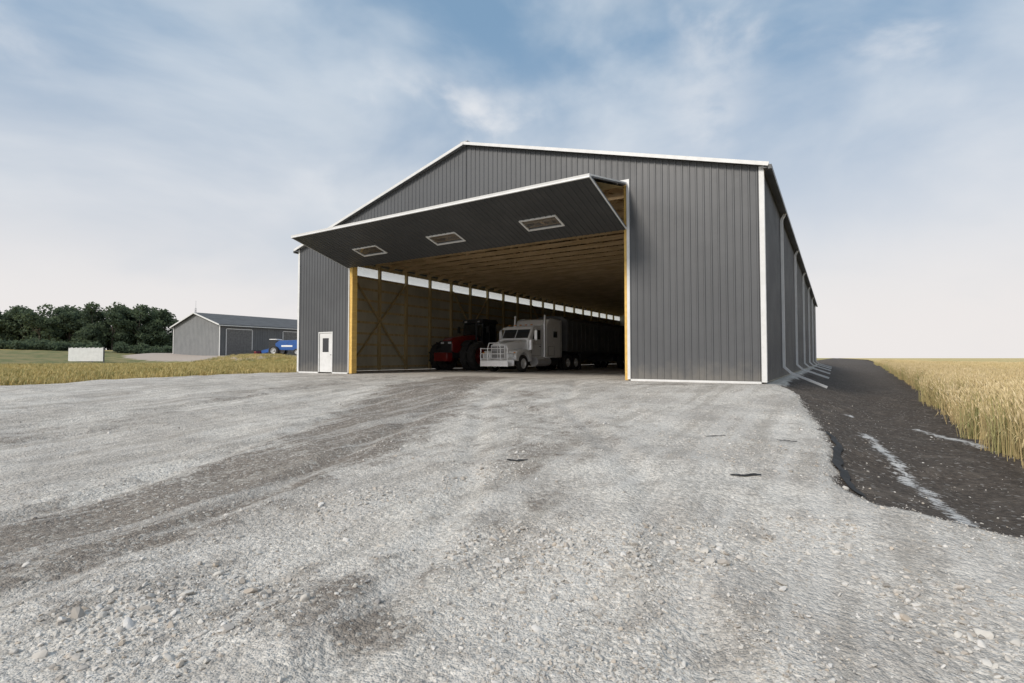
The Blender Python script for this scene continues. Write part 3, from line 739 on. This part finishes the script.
# combine beside shop
cmb=empty('combine_harvester',(-71.3,45.2,float(height(-71.3,45.2))),math.radians(-62))
cmb.scale=(.85,.85,.85)
mb=MB(); mb.prism([(1.6,1.0),(1.5,2.1),(2.2,2.6),(5.4,2.7),(6.2,2.1),(6.4,1.2),(5.5,.9)],-1.2,1.2); mb.obj('body',M_blue,cmb,bevel=.06)
mb=MB(); mb.prism([(.3,1.2),(.1,2.0),(.4,2.75),(1.48,2.75),(1.48,1.2)],-.8,.8); mb.obj('cab_glass',M_glass,cmb)
mb=MB(); mb.box((-.9,.25,2.76),(.9,1.6,2.9)); mb.box((-.8,.3,1.0),(.8,1.55,1.19)); mb.box((-1.23,2.6,1.5),(1.23,4.6,1.8)); mb.obj('cab_roof_and_stripe',M_ppaint,cmb,bevel=.03)
mb=MB(); mb.prism([(-1.4,.3),(-1.4,.9),(1.0,1.5),(1.0,.9)],-.5,.5); mb.beam((-1.25,4.5,2.75),(-1.5,8.0,3.0),.22,.22); mb.obj('feeder_and_auger',M_blue,cmb)
mb=MB(); mb.box((-1.9,-1.9,.2),(1.9,-1.5,.75)); mb.obj('header_back',M_red,cmb,bevel=.03)
mb=MB(); mb.lathe((0,-2.2,.65),[(-1.85,.05),(-1.85,.32),(1.85,.32),(1.85,.05)],0,6); mb.obj('reel',M_dark,cmb)
for s in(-1,1): wheel(cmb,(s*1.45,1.4,.85),.85,.6,'front_wheel',M_rim,s); wheel(cmb,(s*1.2,5.4,.6),.6,.4,'rear_wheel',M_rim,s)

# ------------------------------------------------------------------ distant trees
fo=bpy.data.materials.new('hazed_foliage'); fo.use_nodes=True; T=NT(fo.node_tree); b=T.n['Principled BSDF']
c=T.mix(T.attr('lit_tone'),(.075,.105,.075),(.155,.20,.115)); T.l.new(c,b.inputs['Base Color']); b.inputs['Roughness'].default_value=.8; b.inputs['Specular IOR Level'].default_value=.15  # distance haze painted into the leaf colours as a lifted albedo
tr_=T.new('ShaderNodeBsdfTranslucent',inp={'Color':c}); mx=T.new('ShaderNodeMixShader',inp={0:.4}); T.l.new(b.outputs[0],mx.inputs[1]);T.l.new(tr_.outputs[0],mx.inputs[2]);T.l.new(mx.outputs[0],T.n['Material Output'].inputs[0])
M_bark=mat('bark',(.10,.085,.07),(.07,.06,.05),3,.9)
def leaves(cent,size,lit_tone):
    n=len(cent); a=rng.normal(size=(n,3)); a/=np.linalg.norm(a,axis=1)[:,None]; b_=rng.normal(size=(n,3)); b_=np.cross(a,b_); b_/=np.linalg.norm(b_,axis=1)[:,None]
    a=a*size[:,None];b_=b_*size[:,None]*.7
    V=np.stack([cent-a,cent-b_,cent+a,cent+b_],1).reshape(-1,3); return V,np.repeat(lit_tone,4)
def tree_mass(name,trees,lf=900,ls=(.25,.55),trunk=True):
    Vs=[];Ss=[];tb=MB()
    for(x,y,H,R)in trees:
        z0=float(height(x,y)); cs=[];nc=rng.integers(13,20)
        for k in range(nc):
            t=rng.uniform(.08,1.0)**.9; rr=R*(math.sin(math.pi*min(1,.25+.68*t))**.7)*rng.uniform(.2,.95); an=rng.uniform(0,6.28)
            cs.append((x+rr*math.cos(an),y+rr*math.sin(an),z0+H*(.06+.86*t),R*rng.uniform(.24,.42)))
        if trunk:
            tb.cyl((x,y,z0-.3),(x,y,z0+H*.6),.22*H/10,n=7,r2=.08)
            for q in cs[:6]: tb.cyl((x,y,z0+H*rng.uniform(.15,.5)),(q[0],q[1],q[2]),.09,n=5,r2=.03)
        for q in cs:
            n=int(lf*(q[3]/R)**1.3/2.6); d=rng.normal(size=(n,3)); d/=np.linalg.norm(d,axis=1)[:,None]
            r=q[3]*(.5+.75*rng.random(n)**.8); c_=np.array(q[:3])+d*r[:,None]*np.array([1,1,.85])
            V,S=leaves(c_,rng.uniform(ls[0],ls[1],n),np.clip(.35+.4*d[:,2]+rng.normal(0,.2,n)+ rng.normal(0,.1),0,1)); Vs.append(V);Ss.append(S)  # leaf colour lightens toward clump tops as painted top light, plus random tone
    V=np.concatenate(Vs);S=np.concatenate(Ss); F_=np.arange(len(V)).reshape(-1,4)
    e=empty(name); o=np_mesh('hazed_foliage',V,F_,[fo],{'lit_tone':S},smooth_=False); o.parent=e
    if trunk: tb.obj('trunks_and_limbs',M_bark,e)
    return e
tl=[]
for i in range(84):
    t=(i+rng.uniform(-.3,.3))/83
    x=-190+t*43+rng.normal(0,3); y=12+t*51+rng.normal(0,3)
    H=8.9+2.4*smooth((t-.5)/.2)-1.2*smooth((t-.93)/.07)+.7*math.sin(t*23)+rng.normal(0,.6)
    if i%3==0: H*=.55
    tl.append((x,y,H,rng.uniform(2.8,4.2)))
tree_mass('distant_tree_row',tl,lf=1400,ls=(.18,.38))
hd=[]
for i in range(46):
    t=i/45; hd.append((-134+t*38+rng.normal(0,1),10+t*39+rng.normal(0,1),rng.uniform(.9,1.8),rng.uniform(1.2,2.0)))
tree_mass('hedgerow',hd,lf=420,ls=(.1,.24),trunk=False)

# ------------------------------------------------------------------ wheat field
wf=empty('wheat_field')
stem_m=randmat('wheat_stem',[(0,(.27,.29,.11)),(.4,(.48,.41,.19)),(1,(.64,.50,.27))],.7)
head_m=randmat('wheat_head',[(0,(.56,.45,.22)),(.5,(.68,.54,.30)),(1,(.77,.63,.38))],.7)
pr=[]
for i in range(5):
    mb=MB(); r=random.Random(i+40)
    for k in range(34):
        x=r.gauss(0,.11);y=r.gauss(0,.11);H=r.uniform(.56,.88);lx=r.gauss(0,.08);ly=r.gauss(0,.08);w=.0035
        an=r.uniform(0,3.14);cx,cy=math.cos(an)*w,math.sin(an)*w
        mid=(x+lx*.4,y+ly*.4,H*.55);top=(x+lx,y+ly,H-.07)
        for ax,ay in((cx,cy),(-cy,cx)):
            mb.add([(x-ax,y-ay,0),(x+ax,y+ay,0),(mid[0]+ax,mid[1]+ay,mid[2]),(mid[0]-ax,mid[1]-ay,mid[2]),(top[0]+ax*.7,top[1]+ay*.7,top[2]),(top[0]-ax*.7,top[1]-ay*.7,top[2])],[(0,1,2,3),(3,2,4,5)],0)
        hx,hy=top[0]+lx*.25+r.gauss(0,.01),top[1]+ly*.25+r.gauss(0,.01); hw=.010
        P0=Vector(top);P1=Vector((hx,hy,top[2]+.085)); m_=(P0+P1)/2
        mb.add([P0,m_+Vector((hw,0,0)),m_+Vector((0,hw,0)),m_+Vector((-hw,0,0)),m_+Vector((0,-hw,0)),P1],[(0,2,1),(0,3,2),(0,4,3),(0,1,4),(5,1,2),(5,2,3),(5,3,4),(5,4,1)],1)
        for j in range(3):
            q=P1+Vector((r.gauss(0,.02),r.gauss(0,.02),r.uniform(.02,.06))); mb.add([m_,m_+Vector((.003,0,0)),q],[(0,1,2)],1)
        if k%2==0:
            la=r.uniform(0,6.28);z0=H*r.uniform(.25,.6);ll=r.uniform(.12,.22)
            a=Vector((x,y,z0));b_=a+Vector((math.cos(la)*ll*.5,math.sin(la)*ll*.5,.07));c_=a+Vector((math.cos(la)*ll,math.sin(la)*ll,-.02));s_=Vector((-math.sin(la),math.cos(la),0))*.006
            mb.add([a-s_,a+s_,b_+s_,b_-s_,c_],[(0,1,2,3),(3,2,4)],0)
    o=mb.obj('wheat_clump_%d'%i,[stem_m,head_m],sm=False); pr.append(o)
pts=[]
def addp(n,y0,y1,off0,off1,pw=1.0):
    y=y0+(y1-y0)*rng.random(n)**pw; x=edge_x(y)+off0+(off1-off0)*rng.random(n)**1.2+rng.normal(0,.06,n); pts.append(np.stack([x,y],-1))
addp(4200,7,24,0,2.2); addp(5200,7,28,1.5,9); addp(4500,22,60,0,3,1.2); addp(5000,25,90,2,25,1.2); addp(2500,60,140,0,6); addp(120,8,24,-.5,0)
pts=np.concatenate(pts); n=len(pts); z=height(pts[:,0],pts[:,1])-.02
sc=rng.uniform(.85,1.2,n)
scatter('wheat_stalks',np.stack([pts[:,0],pts[:,1],z],-1),np.stack([rng.normal(0,.09,n),rng.normal(0,.09,n),rng.uniform(0,6.28,n)],-1),np.stack([sc,sc,sc*(1+.18*fbm(pts[:,0]*.5,pts[:,1]*.5,2))],-1),pr,wf)
cm=bpy.data.materials.new('wheat_canopy_mat'); cm.use_nodes=True; T=NT(cm.node_tree); b=T.n['Principled BSDF']; P=T.new('ShaderNodeNewGeometry').outputs['Position']
a1=T.noise(P,.06,4,.6);a2=T.noise(P,9,4,.7);a3=T.noise(P,.7,3,.6)
c=T.mix(T.ramp(a1,.4,.62),(.64,.50,.25),(.47,.42,.19)); c=T.mix(T.ramp(a3,.4,.65,0,.5),c,(.69,.55,.30)); c=T.mix(T.ramp(a2,.5,.7,0,.55),c,(.28,.23,.10))
T.l.new(c,b.inputs['Base Color']);b.inputs['Roughness'].default_value=.9;b.inputs['Specular IOR Level'].default_value=.1
bp=T.new('ShaderNodeBump',inp={'Strength':1.0,'Distance':.12,'Height':a2});T.l.new(bp.outputs[0],b.inputs['Normal'])
us=np.concatenate([np.arange(.55,14,.2),np.geomspace(14.3,3000,60)]); vs_=np.concatenate([np.arange(2,50,.3),np.geomspace(50.5,3000,90)])
UU,VV=np.meshgrid(us,vs_); yy=VV.ravel(); xx=(edge_x(yy)+UU.ravel()); nearm=smooth((120-yy)/80)
zz=height(xx,yy)+.60+.16*fbm(xx*2.2,yy*2.2,3)*nearm-.35*(UU.ravel()<.6)*1.0
nu,nv=len(us),len(vs_); idx=np.arange(nu*nv).reshape(nv,nu); F2=np.stack([idx[:-1,:-1],idx[:-1,1:],idx[1:,1:],idx[1:,:-1]],-1).reshape(-1,4)
o=np_mesh('wheat_canopy',np.stack([xx,yy,zz],-1),F2,[cm]); o.parent=wf

gr_m=randmat('grass_blade',[(0,(.26,.26,.09)),(.4,(.50,.41,.16)),(1,(.72,.56,.25))],.8)
pr=[]
for i in range(3):
    mb=MB(); r=random.Random(i+90)
    for k in range(40):
        x=r.gauss(0,.2);y=r.gauss(0,.2);H=r.uniform(.10,.30);la=r.uniform(0,6.28);s_=Vector((-math.sin(la),math.cos(la),0))*.007
        a=Vector((x,y,0));b_=a+Vector((math.cos(la)*.03,math.sin(la)*.03,H*.6));c_=a+Vector((math.cos(la)*.1,math.sin(la)*.1,H))
        mb.add([a-s_,a+s_,b_+s_,b_-s_,c_],[(0,1,2,3),(3,2,4)])
    pr.append(mb.obj('grass_tuft_%d'%i,gr_m,sm=False))
n=18000; gx_=-26.2-rng.random(n)**1.3*44; gy_=rng.uniform(-6,42,n); s_=rng.uniform(.6,1.3,n)
scatter('field_grass',np.stack([gx_,gy_,height(gx_,gy_)-.02],-1),np.stack([rng.normal(0,.1,n),rng.normal(0,.1,n),rng.uniform(0,6.28,n)],-1),np.stack([s_,s_,s_],-1),pr)

# ------------------------------------------------------------------ sky & light
w=bpy.data.worlds.new('World'); scn.world=w; w.use_nodes=True; T=NT(w.node_tree); bg=T.n['Background']
EL=math.radians(36); AZ=math.radians(196)
sky=T.new('ShaderNodeTexSky'); sky.sky_type='NISHITA'; sky.sun_disc=False; sky.sun_elevation=EL; sky.sun_rotation=AZ; sky.dust_density=2.0; sky.air_density=1.0; sky.ozone_density=1.5
tc=T.new('ShaderNodeTexCoord'); D=tc.outputs['Generated']; sp=T.new('ShaderNodeSeparateXYZ',inp={0:D}); Z=sp.outputs[2]
def mapped(sc,loc=(0,0,0)): return T.new('ShaderNodeMapping',inp={'Vector':D,'Scale':sc,'Location':loc}).outputs[0]
veil=T.noise(mapped((1,1,1.7),(3.1,1.2,.4)),1.9,6,.52,.4)
puff=T.noise(mapped((1,1,1.5),(4.7,2.1,3.4)),4.2,8,.52,.25)
pmask=T.noise(mapped((1,1,1.2),(9.2,4.4,.7)),1.7,2,.5)
grey=T.noise(mapped((1,1,2.2),(2.3,6.1,4.2)),2.6,5,.5,.3)
c=T.mix(.55,sky.outputs[0],(2.1,4.1,6.3))
c=T.mix(T.ramp(veil,.36,.66,.08,.72),c,(7.2,7.7,8.2))
c=T.mix(T.ramp(Z,.56,-.02,0,.97),c,(8.1,7.85,7.8))
c=T.mix(T.ramp(grey,.48,.66,0,.42),c,(5.2,5.9,6.7))
c=T.mix(T.math('MULTIPLY',T.ramp(puff,.48,.68),T.ramp(pmask,.46,.60,0,.75)),c,(8.9,8.8,8.8))
c=T.mix(T.ramp(Z,.24,-.02,0,.93),c,(8.1,7.75,7.6))
T.l.new(c,bg.inputs[0]); bg.inputs[1].default_value=.105
sl=bpy.data.lights.new('sun','SUN'); sl.energy=2.8; sl.angle=math.radians(14); sl.color=(1,.925,.83)
so=bpy.data.objects.new('sun',sl); scn.collection.objects.link(so)
sd_=Vector((math.sin(AZ)*math.cos(EL),math.cos(AZ)*math.cos(EL),math.sin(EL))); so.rotation_euler=sd_.to_track_quat('Z','Y').to_euler()

cam=bpy.data.cameras.new('camera'); co=bpy.data.objects.new('camera',cam); scn.collection.objects.link(co); scn.camera=co
cam.sensor_width=36; cam.lens=17.93; cam.clip_start=.05; cam.clip_end=6000
co.location=(0,0,.805); co.rotation_euler=(math.radians(91.85),0,math.radians(32.3))
